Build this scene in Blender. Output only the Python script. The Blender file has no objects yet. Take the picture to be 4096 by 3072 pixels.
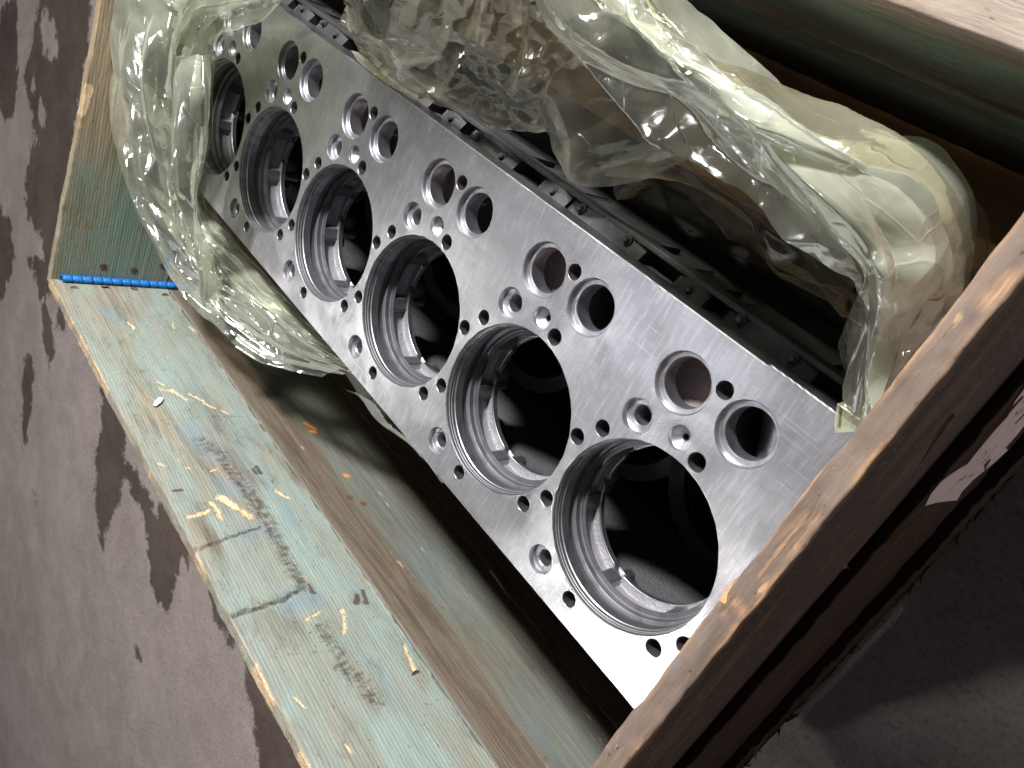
import bpy, bmesh, math, random
import numpy as np
from mathutils import Matrix, Vector, geometry

S = 0.165            # one cylinder pitch in metres; everything is drawn in pitches and scaled once at the end
scene = bpy.context.scene
col = scene.collection
rng = np.random.RandomState(7)

# ------------------------------------------------------------------ camera
R_ = np.array([[0.60405503, 0.41830685, -0.67833391],
               [0.5917322, -0.80556995, 0.03016713],
               [-0.5338263, -0.41961462, -0.73413422]])       # world -> camera (x right, y down, z forward)
CAM = np.array([1.158421, 1.8720349, 3.00845878])
FOC = 0.7338
cam_data = bpy.data.cameras.new('camera')
cam = bpy.data.objects.new('camera', cam_data); col.objects.link(cam)
cam_data.sensor_fit = 'HORIZONTAL'; cam_data.sensor_width = 36.0; cam_data.lens = FOC * 36.0
cam_data.clip_start = 0.01; cam_data.clip_end = 60
Rb = R_.T @ np.diag([1, -1, -1])
M = Matrix.Identity(4)
for i in range(3):
    for j in range(3): M[i][j] = Rb[i, j]
M.translation = Vector(CAM * S)
cam.matrix_world = M
cam_data.dof.use_dof = True; cam_data.dof.focus_distance = 3.7 * S; cam_data.dof.aperture_fstop = 20
scene.camera = cam

def at(u, v, z):                                   # point at height z seen in direction (u, v)
    d = R_.T @ np.array([(u * 1.8517 - 2048) / (FOC * 4096), (v * 1.8517 - 1536) / (FOC * 4096), 1.0])
    return CAM + d * (z - CAM[2]) / d[2]

# ------------------------------------------------------------------ world and lamps
world = bpy.data.worlds.new('World'); scene.world = world; world.use_nodes = True
bg = world.node_tree.nodes['Background']; bg.inputs['Color'].default_value = (0.90, 0.91, 1.0, 1); bg.inputs['Strength'].default_value = 0.045
scene.view_settings.view_transform = 'Standard'; scene.view_settings.look = 'None'
scene.view_settings.exposure = 0.0; scene.view_settings.gamma = 1.0
scene.render.engine = 'CYCLES'

def lamp(name, pos, target, energy, size, color, size_y=None, spread=180):
    l = bpy.data.lights.new(name, 'AREA'); l.shape = 'RECTANGLE'; l.size = size * S; l.size_y = (size_y or size) * S
    l.energy = energy; l.color = color; l.spread = math.radians(spread)
    o = bpy.data.objects.new(name, l); col.objects.link(o)
    pos = Vector(pos); o.location = pos * S
    o.rotation_euler = (Vector(target) - pos).to_track_quat('-Z', 'Y').to_euler()
    return o
lamp('floor_fill', (-22.0, -14.0, 18.0), (-16, -14, -3), 34.0, 4.0, (1.0, 0.97, 0.94))  # added unseen fill that brightens the floor at the left
lamp('key_lamp', (-3.6, 11.0, 10.0), (-1, 0, 0), 195.0, 1.5, (1.0, 0.98, 0.955))
lamp('ceiling_lamp', (-6.7, -2.0, 12.2), (-0.5, 1.2, 0), 0.34, 1.1, (0.92, 0.92, 1.0), 0.8, 50)
lamp('side_lamp', (-2.2, -8.6, 9.2), (0.30, -0.95, 0), 0.34, 0.9, (1.0, 0.98, 0.96), 1.2, 26)

# ------------------------------------------------------------------ helpers
def link(name, me, mat=None, parent=None):
    o = bpy.data.objects.new(name, me); col.objects.link(o)
    if mat: me.materials.append(mat)
    if parent: o.parent = parent
    return o
def thing(name, label, cat, group=None):
    o = bpy.data.objects.new(name, None); col.objects.link(o)
    o['label'] = label; o['category'] = cat
    o.empty_display_size = 0.05
    if group: o['group'] = group
    return o
def mesh(name, v, f, smooth=False, sharp=None):
    me = bpy.data.meshes.new(name)
    me.from_pydata([tuple(map(float, p)) for p in v], [], f); me.update()
    if smooth:
        me.polygons.foreach_set('use_smooth', [True] * len(me.polygons))
        if sharp: me.set_sharp_from_angle(angle=math.radians(sharp))
    return me
def grid_faces(nu, nv, off=0, wrap=False):
    f = []
    for i in range(nu - 1):
        for j in range(nv if wrap else nv - 1):
            a = off + i * nv + j; b = off + i * nv + (j + 1) % nv
            f.append((a, b, b + nv, a + nv))
    return f
def lathe(profile, n=48, cx=0, cy=0):
    v = []; th = np.linspace(0, 2 * np.pi, n, endpoint=False)
    for r, z in profile:
        v += [(cx + r * math.cos(t), cy + r * math.sin(t), z) for t in th]
    f = []
    for i in range(len(profile) - 1):
        for j in range(n):
            a = i * n + j; b = i * n + (j + 1) % n
            f.append((a, b, b + n, a + n))
    return v, f
def cap(v, f, n):                                      # close the last ring of a lathe
    f.append(tuple(range(len(v) - 1, len(v) - n - 1, -1))); return v, f
def box(x0, x1, y0, y1, z0, z1):
    v = [(x0,y0,z0),(x1,y0,z0),(x1,y1,z0),(x0,y1,z0),(x0,y0,z1),(x1,y0,z1),(x1,y1,z1),(x0,y1,z1)]
    f = [(0,3,2,1),(4,5,6,7),(0,1,5,4),(1,2,6,5),(2,3,7,6),(3,0,4,7)]
    return v, f
def join(parts):
    V = []; F = []
    for v, f in parts:
        o = len(V); V += list(v); F += [tuple(i + o for i in q) for q in f]
    return V, F
def bevel(me, w, seg=2, ang=30):
    bm = bmesh.new(); bm.from_mesh(me)
    e = [x for x in bm.edges if len(x.link_faces) == 2 and x.calc_face_angle(0) > math.radians(ang)]
    bmesh.ops.bevel(bm, geom=e, offset=w, segments=seg, affect='EDGES', profile=0.5)
    bm.to_mesh(me); bm.free(); me.update(); return me

# value noise on numpy arrays
def _h(i, j, k):
    n = (i * 73856093) ^ (j * 19349663) ^ (k * 83492791)
    n = (n ^ (n >> 13)) * 1274126177
    return ((n ^ (n >> 16)) & 0xffff) / 65535.0
def vnoise(p):
    p = np.asarray(p, float); i = np.floor(p).astype(np.int64); f = p - i; f = f * f * (3 - 2 * f)
    r = 0
    for a in (0, 1):
        for b in (0, 1):
            for c in (0, 1):
                w = (f[:, 0] if a else 1 - f[:, 0]) * (f[:, 1] if b else 1 - f[:, 1]) * (f[:, 2] if c else 1 - f[:, 2])
                r = r + w * _h(i[:, 0] + a, i[:, 1] + b, i[:, 2] + c)
    return r
def fnoise(p, oct=4):
    r = 0; a = 0.5
    for k in range(oct): r = r + a * vnoise(p * 2 ** k + 17.3 * k); a *= 0.5
    return r
def seg_dist(P, line):                                 # distance of 2-D points to a polyline
    d = np.full(len(P), 1e9)
    for a, b in zip(line[:-1], line[1:]):
        a = np.array(a); b = np.array(b); ab = b - a
        t = np.clip(((P - a) @ ab) / max(ab @ ab, 1e-12), 0, 1)
        d = np.minimum(d, np.linalg.norm(P - a - t[:, None] * ab, axis=1))
    return d
def poly_sdf(P, poly):                                 # negative inside
    d = seg_dist(P, poly + [poly[0]]); ins = np.zeros(len(P), bool)
    n = len(poly)
    for i in range(n):
        x0, y0 = poly[i]; x1, y1 = poly[(i + 1) % n]
        c = ((y0 > P[:, 1]) != (y1 > P[:, 1])) & (P[:, 0] < (x1 - x0) * (P[:, 1] - y0) / (y1 - y0 + 1e-12) + x0)
        ins ^= c
    return np.where(ins, -d, d)
def set_attr(me, name, arr):
    a = me.attributes.new(name, 'FLOAT_COLOR', 'POINT'); full = np.zeros((len(me.vertices), 4), np.float32)
    full[:, :arr.shape[1]] = arr; full[:, 3] = 1.0 if arr.shape[1] < 4 else full[:, 3]
    a.data.foreach_set('color', full.ravel())

# ------------------------------------------------------------------ node helpers
class N:
    def __init__(s, name):
        s.m = bpy.data.materials.new(name); s.m.use_nodes = True; s.t = s.m.node_tree
        s.b = s.t.nodes['Principled BSDF']; s.out = s.t.nodes['Material Output']
        s.tc = None
    def n(s, typ, **kw):
        x = s.t.nodes.new(typ)
        for k, v in kw.items(): setattr(x, k, v)
        return x
    def l(s, a, b): s.t.links.new(a, b)
    def oc(s, scale=(1, 1, 1), rot=(0, 0, 0), loc=(0, 0, 0)):          # object coordinates in pitches
        if not s.tc: s.tc = s.n('ShaderNodeTexCoord')
        m = s.n('ShaderNodeMapping'); s.l(s.tc.outputs['Object'], m.inputs['Vector'])
        m.inputs['Scale'].default_value = tuple(c / S for c in scale); m.inputs['Rotation'].default_value = rot
        m.inputs['Location'].default_value = loc
        return m.outputs[0]
    def noise(s, vec, scale=1, detail=4, rough=0.5, dist=0):
        x = s.n('ShaderNodeTexNoise'); s.l(vec, x.inputs['Vector'])
        x.inputs['Scale'].default_value = scale; x.inputs['Detail'].default_value = detail
        x.inputs['Roughness'].default_value = rough; x.inputs['Distortion'].default_value = dist
        return x.outputs['Fac']
    def ramp(s, fac, a, b, lo=0.0, hi=1.0):
        x = s.n('ShaderNodeMapRange'); s.l(fac, x.inputs['Value']); x.interpolation_type = 'SMOOTHSTEP'
        x.inputs['From Min'].default_value = a; x.inputs['From Max'].default_value = b
        x.inputs['To Min'].default_value = lo; x.inputs['To Max'].default_value = hi
        return x.outputs['Result']
    def mix(s, fac, a, b):
        x = s.n('ShaderNodeMix', data_type='RGBA')
        if isinstance(fac, (int, float)): x.inputs[0].default_value = fac
        else: s.l(fac, x.inputs[0])
        for i, c in ((6, a), (7, b)):
            if isinstance(c, tuple): x.inputs[i].default_value = (*c, 1)
            else: s.l(c, x.inputs[i])
        return x.outputs[2]
    def math(s, op, a, b=None):
        x = s.n('ShaderNodeMath', operation=op)
        for i, c in ((0, a), (1, b)):
            if c is None: continue
            if isinstance(c, (int, float)): x.inputs[i].default_value = c
            else: s.l(c, x.inputs[i])
        return x.outputs[0]
    def bump(s, h, strength, dist, prev=None):
        x = s.n('ShaderNodeBump'); s.l(h, x.inputs['Height']); x.inputs['Strength'].default_value = strength
        x.inputs['Distance'].default_value = dist * S
        if prev: s.l(prev, x.inputs['Normal'])
        return x.outputs[0]
    def set(s, **kw):
        for k, v in kw.items():
            i = s.b.inputs[k.replace('_', ' ')]
            if isinstance(v, (int, float)): i.default_value = v
            elif isinstance(v, tuple): i.default_value = (*v, 1)
            else: s.l(v, i)
    def attr(s, name):
        x = s.n('ShaderNodeAttribute'); x.attribute_name = name
        y = s.n('ShaderNodeSeparateColor'); s.l(x.outputs['Color'], y.inputs[0])
        return y.outputs

# ------------------------------------------------------------------ materials
def metal_deck():
    s = N('machined_face'); c = s.oc()
    blot = s.noise(s.oc((1.1, 1.6, 1)), 1.0, 5, 0.6, 0.6)
    fine = s.noise(s.oc((60, 60, 60)), 1.0, 3, 0.6)
    # face-mill arcs: rings of a large cutter travelling along the block
    w = s.n('ShaderNodeTexWave', wave_type='RINGS', rings_direction='Z'); s.l(s.oc((1, 1, 0.0), loc=(1.2, 3.6, 0)), w.inputs['Vector'])
    w.inputs['Scale'].default_value = 26; w.inputs['Distortion'].default_value = 1.1; w.inputs['Detail'].default_value = 2; w.inputs['Detail Scale'].default_value = 1.4
    w2 = s.n('ShaderNodeTexWave', wave_type='RINGS', rings_direction='Z'); s.l(s.oc((1, 1, 0.0), loc=(2.9, -3.3, 0)), w2.inputs['Vector'])
    w2.inputs['Scale'].default_value = 33; w2.inputs['Distortion'].default_value = 1.6; w2.inputs['Detail'].default_value = 2
    pa = s.ramp(s.noise(s.oc((2.2, 2.6, 1), loc=(3, 1, 0)), 1, 3), 0.42, 0.60)
    arcs = s.math('ADD', s.math('MULTIPLY', w.outputs['Fac'], pa), s.math('MULTIPLY', w2.outputs['Fac'], s.math('SUBTRACT', 1.0, pa)))
    stroke = s.noise(s.oc((46, 5.5, 1), rot=(0, 0, 0.10)), 1, 3, 0.65)
    sm_ = s.noise(s.oc((2.3, 3.4, 1), loc=(7, 2, 0), rot=(0, 0, 0.6)), 1.0, 6, 0.68, 1.2)
    colr = s.mix(s.ramp(blot, 0.35, 0.65), (0.37, 0.37, 0.385), (0.49, 0.49, 0.505))
    sm = s.noise(s.oc((2.3, 3.4, 1), loc=(7, 2, 0), rot=(0, 0, 0.6)), 1.0, 6, 0.68, 1.2)
    colr = s.mix(s.ramp(sm, 0.48, 0.64, 0, 0.40), colr, (0.30, 0.30, 0.325)); colr = s.mix(s.ramp(arcs, 0.55, 0.95, 0, 0.14), colr, (0.24, 0.24, 0.25)); colr = s.mix(s.ramp(stroke, 0.45, 0.70, 0, 0.35), colr, (0.72, 0.72, 0.74))
    
    for k, (ang, th_) in enumerate(((0.35, 0.66), (1.25, 0.68), (-0.5, 0.69), (2.2, 0.70))):
        sc_ = s.noise(s.oc((1.6, 130, 1), rot=(0, 0, ang), loc=(k * 3, k, 0)), 1, 1, 0.5)
        bk_ = s.noise(s.oc((3, 3, 1), loc=(k, 9, 0)), 1, 3)
        colr = s.mix(s.math('MULTIPLY', s.ramp(sc_, th_, th_ + 0.05, 0, 0.55), s.ramp(bk_, .48, .6)), colr, (0.78, 0.78, 0.79) if k % 2 == 0 else (0.25, 0.25, 0.26))
    grit = s.noise(s.oc((90, 90, 1)), 1, 2, 0.6); colr = s.mix(s.ramp(grit, 0.56, 0.70, 0, 0.30), colr, (0.26, 0.26, 0.27))
    rgh = s.math('ADD', s.ramp(blot, 0.3, 0.7, 0.37, 0.31), s.math('MULTIPLY', s.math('SUBTRACT', stroke, 0.5), 0.09))
    rgh = s.math('ADD', rgh, s.math('MULTIPLY', s.ramp(sm_, 0.48, 0.62), 0.07))
    b = s.bump(arcs, 0.14, 0.004); b = s.bump(stroke, 0.10, 0.004, b); b = s.bump(s.noise(s.oc((4, 4, 1)), 1, 3), 0.12, 0.02, b); pass
    s.set(Metallic=1.0, Base_Color=colr, Roughness=rgh, Normal=b)
    return s.m
def metal_turned():                                     # lathe-turned bores and counterbores
    s = N('turned_steel')
    z = s.noise(s.oc((2, 2, 70)), 1, 2, 0.6); g = s.noise(s.oc((16, 16, 16)), 1, 4)
    s.set(Metallic=1.0, Base_Color=s.mix(s.ramp(g, 0.4, 0.7), (0.42, 0.42, 0.45), (0.28, 0.275, 0.295)),
          Roughness=s.ramp(g, 0.3, 0.7, 0.40, 0.52), Normal=s.bump(z, 0.10, 0.005))
    return s.m
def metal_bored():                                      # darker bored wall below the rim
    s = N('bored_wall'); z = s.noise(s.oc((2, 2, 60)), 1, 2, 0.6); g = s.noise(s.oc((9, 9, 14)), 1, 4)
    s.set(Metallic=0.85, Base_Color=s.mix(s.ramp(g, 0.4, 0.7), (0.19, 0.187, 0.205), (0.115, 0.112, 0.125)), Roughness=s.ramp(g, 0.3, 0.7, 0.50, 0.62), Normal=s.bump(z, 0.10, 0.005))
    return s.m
def cast_iron(name, c1, c2, rough=0.55, bump=0.6, metallic=0.55):
    s = N(name)
    g = s.noise(s.oc((55, 55, 55)), 1, 4, 0.65); l = s.noise(s.oc((3, 3, 3)), 1, 3)
    s.set(Metallic=metallic, Base_Color=s.mix(s.ramp(l, 0.35, 0.65), c1, c2), Roughness=s.ramp(g, 0.3, 0.7, rough - .1, rough + .1),
          Normal=s.bump(g, bump, 0.012))
    return s.m
def wood(name, base, dark, paint, paint2, amount=0.6, edge=(0.34, 0.255, 0.17), seed=0.0, rough=0.62, spec=0.45):
    """weathered softwood; marks attribute: R fresh splintered wood, G dark grease and, on the near end, painted shade, B blue pigment, alpha unused; 'tone' R = lost paint"""
    s = N(name); lo = (seed, seed * 1.7, seed * 0.3)
    gr = s.noise(s.oc((0.9, 7, 13), loc=lo), 1, 6, 0.6, 0.9)               # long fibres
    fin = s.noise(s.oc((3.0, 40, 70), loc=lo), 1, 4, 0.78)
    big = s.noise(s.oc((0.8, 2, 2.6), loc=lo), 1, 4, 0.55, 0.5)
    saw = s.n('ShaderNodeTexWave', wave_type='BANDS', bands_direction='Z'); s.l(s.oc((1, 1, 1), rot=(0, 0.05, 0)), saw.inputs['Vector'])
    saw.inputs['Scale'].default_value = 11; saw.inputs['Distortion'].default_value = 2.2; saw.inputs['Detail'].default_value = 3; saw.inputs['Detail Scale'].default_value = 0.6
    ring = s.ramp(saw.outputs['Fac'], 0.25, 0.9)
    m = s.attr('marks'); t = s.attr('tone')
    wd = s.mix(s.ramp(gr, 0.25, 0.62), dark, base)
    pt = s.mix(s.ramp(big, 0.40, 0.62), paint, paint2)
    pt = s.mix(s.ramp(s.noise(s.oc((0.7, 2, 2.1), loc=(seed + 4, 0, 0)), 1, 4), 0.55, 0.72, 0, 0.45), pt, (0.13, 0.22, 0.26))
    k = s.ramp(s.math('ADD', s.math('MULTIPLY', gr, 0.35), s.math('MULTIPLY', s.noise(s.oc((1.0, 3, 3.6), loc=(9 + seed, 2, 5)), 1, 5, 0.6), 0.65)), 0.48, 0.68, 1.0, 0.60)
    k = s.math('MULTIPLY', s.math('MULTIPLY', k, amount), s.math('SUBTRACT', 1.0, t[0]))
    c = s.mix(k, wd, pt)
    c = s.mix(s.ramp(fin, 0.50, 0.72, 0, 0.34), c, dark)
    c = s.mix(s.ramp(fin, 0.46, 0.28, 0, 0.28), c, tuple(min(0.75, q * 1.35 + 0.05) for q in paint))
    dirt = s.noise(s.oc((2.2, 5, 5), loc=(seed + 2, 1, 8)), 1, 8, 0.72, 0.6)
    c = s.mix(s.ramp(dirt, 0.50, 0.70, 0, 0.42), c, tuple(q * 0.9 for q in dark))
    c = s.mix(s.math('MULTIPLY', ring, 0.22), c, dark)
    speck = s.noise(s.oc((18, 44, 44), loc=lo), 1, 4, 0.7)
    c = s.mix(s.ramp(speck, 0.64, 0.70, 0, 0.75), c, (0.035, 0.022, 0.015))
    c = s.mix(s.ramp(s.noise(s.oc((5, 16, 16), loc=(3, 3, 3)), 1, 3), 0.70, 0.76, 0, 0.6), c, (0.50, 0.33, 0.17))
    c = s.mix(s.math('MULTIPLY', s.math('MULTIPLY', m[2], s.ramp(big, .38, .6)), 0.42), c, (0.10, 0.22, 0.34))
    brk = s.noise(s.oc((30, 14, 16)), 1, 6, 0.78)
    c = s.mix(s.math('MULTIPLY', s.ramp(s.math('ADD', m[1], s.math('MULTIPLY', s.math('SUBTRACT', brk, 0.5), 1.9)), 0.40, 0.95), 0.80), c, (0.045, 0.029, 0.023))
    chip = s.ramp(s.math('ADD', m[0], s.math('MULTIPLY', s.math('SUBTRACT', s.noise(s.oc((30, 50, 50)), 1, 5, 0.75), 0.5), 2.6)), 0.46, 0.56)
    c = s.mix(chip, c, s.mix(s.ramp(fin, .35, .65), (0.50, 0.32, 0.16), (0.66, 0.54, 0.36)))
    c = s.mix(s.math('MULTIPLY', t[1], 0.72), c, s.mix(s.ramp(fin, .35, .65), dark, edge))
    c = s.mix(t[2], c, (0.65, 0.22, 0.03))
    b = s.bump(fin, 0.30, 0.010); b = s.bump(gr, 0.35, 0.02, b); b = s.bump(ring, 0.14, 0.008, b); b = s.bump(chip, 0.5, 0.012, b)
    s.set(Base_Color=c, Roughness=s.ramp(gr, .3, .7, rough - .12, rough + .12), Normal=b, Metallic=0.0)
    s.b.inputs['Specular IOR Level'].default_value = spec
    return s.m
def film(name, tint, clear, milk, rough=0.12, seed=0.0):
    """thin polythene: clear in places, milky where it is doubled or seen edge-on, glossy on both sides"""
    s = N(name); s.t.nodes.remove(s.b)
    fine = s.noise(s.oc((11, 11, 11), loc=(seed, 4, 0)), 1, 2, 0.5, 2.0)
    b = s.bump(fine, 0.07, 0.010)
    lines = None                                         # sharp whitened creases
    for k, (sc, rt) in enumerate((((0.9, 3.6, 2.2), 0.6), ((4.4, 1.3, 3.0), -0.5))):
        no = s.noise(s.oc(sc, rot=(rt, rt * .5, rt), loc=(seed + k * 3.3, 0, 0)), 1, 1, 0.4, 0.9)
        ms = s.ramp(s.noise(s.oc((1.5, 1.5, 1.5), loc=(seed + k * 7, 2, 2)), 1, 2), 0.48, 0.60)
        ln = s.math('MULTIPLY', s.ramp(s.math('ABSOLUTE', s.math('SUBTRACT', no, 0.5)), 0.0, 0.012, 1, 0), ms)
        lines = ln if lines is None else s.math('MAXIMUM', lines, ln)
    b = s.bump(lines, 0.22, 0.008, b)
    tr = s.n('ShaderNodeBsdfTransparent'); tr.inputs[0].default_value = (*clear, 1)
    di = s.n('ShaderNodeBsdfDiffuse'); di.inputs[0].default_value = (*tint, 1)
    tl = s.n('ShaderNodeBsdfTranslucent'); tl.inputs[0].default_value = (*tint, 1)
    gl = s.n('ShaderNodeBsdfGlossy'); s.l(s.ramp(fine, .3, .7, rough * .6, rough * 1.6), gl.inputs['Roughness']); gl.inputs[0].default_value = (1, 1, 1, 1)
    for x in (di, tl, gl): s.l(b, x.inputs['Normal'])
    m1 = s.n('ShaderNodeMixShader'); m1.inputs[0].default_value = 0.5; s.l(di.outputs[0], m1.inputs[1]); s.l(tl.outputs[0], m1.inputs[2])
    mk = s.ramp(s.noise(s.oc((1.1, 1.1, 1.1), loc=(seed, 3, 0)), 1, 4, 0.6, 0.8), 0.35, 0.65, milk * 0.45, min(1, milk * 1.5))
    lw = s.n('ShaderNodeLayerWeight'); lw.inputs[0].default_value = 0.30; s.l(b, lw.inputs['Normal'])
    mk2 = s.math('MINIMUM', s.math('ADD', s.math('ADD', mk, s.math('MULTIPLY', lines, 0.16)), s.math('MULTIPLY', lw.outputs['Facing'], 0.22)), 0.95)
    m2 = s.n('ShaderNodeMixShader'); s.l(mk2, m2.inputs[0]); s.l(tr.outputs[0], m2.inputs[1]); s.l(m1.outputs[0], m2.inputs[2])
    fr = s.n('ShaderNodeFresnel'); fr.inputs[0].default_value = 1.5; s.l(b, fr.inputs['Normal'])
    m3 = s.n('ShaderNodeMixShader'); s.l(s.math('MINIMUM', s.math('ADD', s.math('MULTIPLY', fr.outputs[0], 1.1), 0.05), 0.55), m3.inputs[0])
    s.l(m2.outputs[0], m3.inputs[1]); s.l(gl.outputs[0], m3.inputs[2]); s.l(m3.outputs[0], s.out.inputs[0])
    return s.m
def plain(name, c, rough=0.5, metallic=0.0, var=0.3, scale=12, bump=0.2):
    s = N(name); n = s.noise(s.oc((scale,) * 3), 1, 4, 0.6)
    s.set(Base_Color=s.mix(s.ramp(n, .35, .7), c, tuple(x * (1 - var) for x in c)), Roughness=rough, Metallic=metallic, Normal=s.bump(n, bump, 0.01))
    return s.m
def concrete():
    s = N('wet_concrete'); w = s.attr('wet')
    n4 = s.noise(s.oc((26, 26, 26)), 1, 4, 0.7); n1 = s.noise(s.oc((0.9, 0.9, 1)), 1, 9, 0.72, 0.3); n2 = s.noise(s.oc((9, 9, 9)), 1, 5, 0.65); n3 = s.noise(s.oc((0.25, 0.25, 1), loc=(4, 2, 0)), 1, 5, 0.6)
    edge = s.math('ADD', w[0], s.math('MULTIPLY', s.math('SUBTRACT', s.noise(s.oc((1.7, 1.7, 1)), 1, 9, 0.72), 0.5), 0.85))
    wet = s.ramp(edge, 0.46, 0.54)
    dryc = s.mix(s.ramp(n1, .35, .65), (0.42, 0.36, 0.34), (0.53, 0.455, 0.43)); dryc = s.mix(s.ramp(n3, .5, .62, 0, .35), dryc, (0.34, 0.275, 0.25))
    dryc = s.mix(s.ramp(n2, .62, .75, 0, .5), dryc, (0.08, 0.06, 0.055))
    dryc = s.mix(s.ramp(n4, .48, .68, 0, .45), dryc, (0.16, 0.13, 0.12)); dryc = s.mix(s.ramp(n4, .42, .30, 0, .35), dryc, (0.62, 0.55, 0.52))
    wetc = s.mix(s.ramp(n1, .35, .65), (0.11, 0.082, 0.071), (0.155, 0.12, 0.104))
    s.set(Base_Color=s.mix(wet, dryc, wetc), Roughness=s.ramp(wet, 0, 1, 0.85, 0.62), Normal=s.bump(n4, 0.5, 0.02, s.bump(n2, 0.5, 0.04))); s.b.inputs['Specular IOR Level'].default_value = 0.22
    return s.m

# ------------------------------------------------------------------ positions of scuffs, stains and wet patches (pitches)
MARKS = {"chips": [[[-4.502, 0.138], [-4.444, 0.102]], [[-4.392, 0.168], [-4.345, 0.08], [-4.202, 0.0]], [[-4.309, -0.048], [-4.249, -0.11], [-4.163, -0.152]], [[-4.136, -0.142], [-4.048, -0.218]], [[-2.778, 0.533], [-2.797, 0.442], [-2.806, 0.346]], [[-2.935, 0.213], [-2.851, 0.172], [-2.778, 0.128], [-2.684, 0.069]], [[-2.879, 0.302], [-2.813, 0.285], [-2.7, 0.287]], [[-2.924, -0.275], [-2.86, -0.311], [-2.805, -0.353]], [[-3.245, 0.178], [-3.25, 0.115]], [[-1.606, 0.105], [-1.639, -0.022]], [[-1.599, -0.205], [-1.531, -0.188], [-1.426, -0.105]], [[-1.142, -0.469], [-1.033, -0.436], [-0.943, -0.414]], [[-1.071, 0.499], [-0.995, 0.468]], [[-5.489, 0.113], [-5.36, 0.086]], [[-5.514, -0.339], [-5.394, -0.315]], [[-5.419, -0.502], [-5.334, -0.508]], [[-0.641, 0.311], [-0.6, 0.306]], [[-3.311, 0.334], [-3.293, 0.296]], [[-3.388, 0.523], [-3.362, 0.497]], [[-2.931, 0.176], [-2.816, 0.117]], [[-4.016, -0.265], [-3.945, -0.296]]], "streak": [[[-3.612, 0.064], [-3.458, 0.014], [-3.033, -0.014], [-2.808, -0.025], [-2.551, -0.033], [-2.305, -0.04]], [[-3.074, -0.032], [-2.861, -0.033], [-2.652, -0.05], [-2.359, -0.042], [-2.066, -0.008], [-1.894, 0.007]], [[-1.504, 0.033], [-1.324, 0.026], [-1.134, 0.028], [-0.975, -0.002], [-0.846, -0.012]]], "black": [[[-1.877, -0.061], [-1.811, -0.05]], [[-1.67, -0.353], [-1.612, -0.343]], [[-1.692, -0.425], [-1.607, -0.41]], [[-3.065, 0.518], [-3.073, 0.472]], [[-3.063, 0.525], [-3.072, 0.466]], [[-3.211, -0.249], [-3.127, -0.252]], [[-3.197, -0.192], [-3.137, -0.198]]], "split": [[[-2.469, 0.589], [-2.46, 0.472], [-2.48, 0.33], [-2.515, 0.176], [-2.563, 0.047]], [[-1.801, 0.577], [-1.817, 0.42], [-1.819, 0.271], [-1.816, 0.135], [-1.852, 0.046]]], "blue": [[[-3.818, 0.112], [-3.568, 0.098], [-3.395, 0.072]], [[-5.663, 0.229], [-5.556, 0.092]], [[-3.031, 0.024], [-2.996, 0.113]], [[-2.492, 0.151], [-2.522, 0.029]], [[-1.798, 0.144], [-1.776, -0.023], [-1.754, -0.333]], [[-3.003, 0.062], [-3.079, 0.108]], [[-0.685, 0.019], [-0.475, 0.032], [-0.359, 0.057]]], "band": [[[-3.944, 0.568], [-3.937, 0.147], [-3.915, -0.598], [-3.882, -1.884]], [[-1.766, -0.669], [-1.764, -1.002], [-1.75, -1.354], [-1.725, -1.679]], [[-1.417, 0.525], [-1.308, 0.139]], [[-4.662, 0.261], [-4.665, -0.138]], [[-5.601, -0.097], [-5.655, -0.39]]], "orange": [[[-3.745, -1.007], [-3.699, -1.034], [-3.648, -1.057]], [[-3.61, -1.006], [-3.599, -1.045]], [[-2.99, -1.013], [-2.979, -1.046]]], "nails": [[-6.085, 0.417], [-6.146, 0.121], [-6.156, -0.173], [-6.04, -0.46]], "farnails": [[-2.169, 0.141], [-2.183, -0.164], [-2.1, -0.448]], "scrap": [[-4.122, 0.324], [-4.172, 0.299], [-4.234, 0.239], [-4.223, 0.203], [-4.167, 0.238], [-4.115, 0.3]]}
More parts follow.
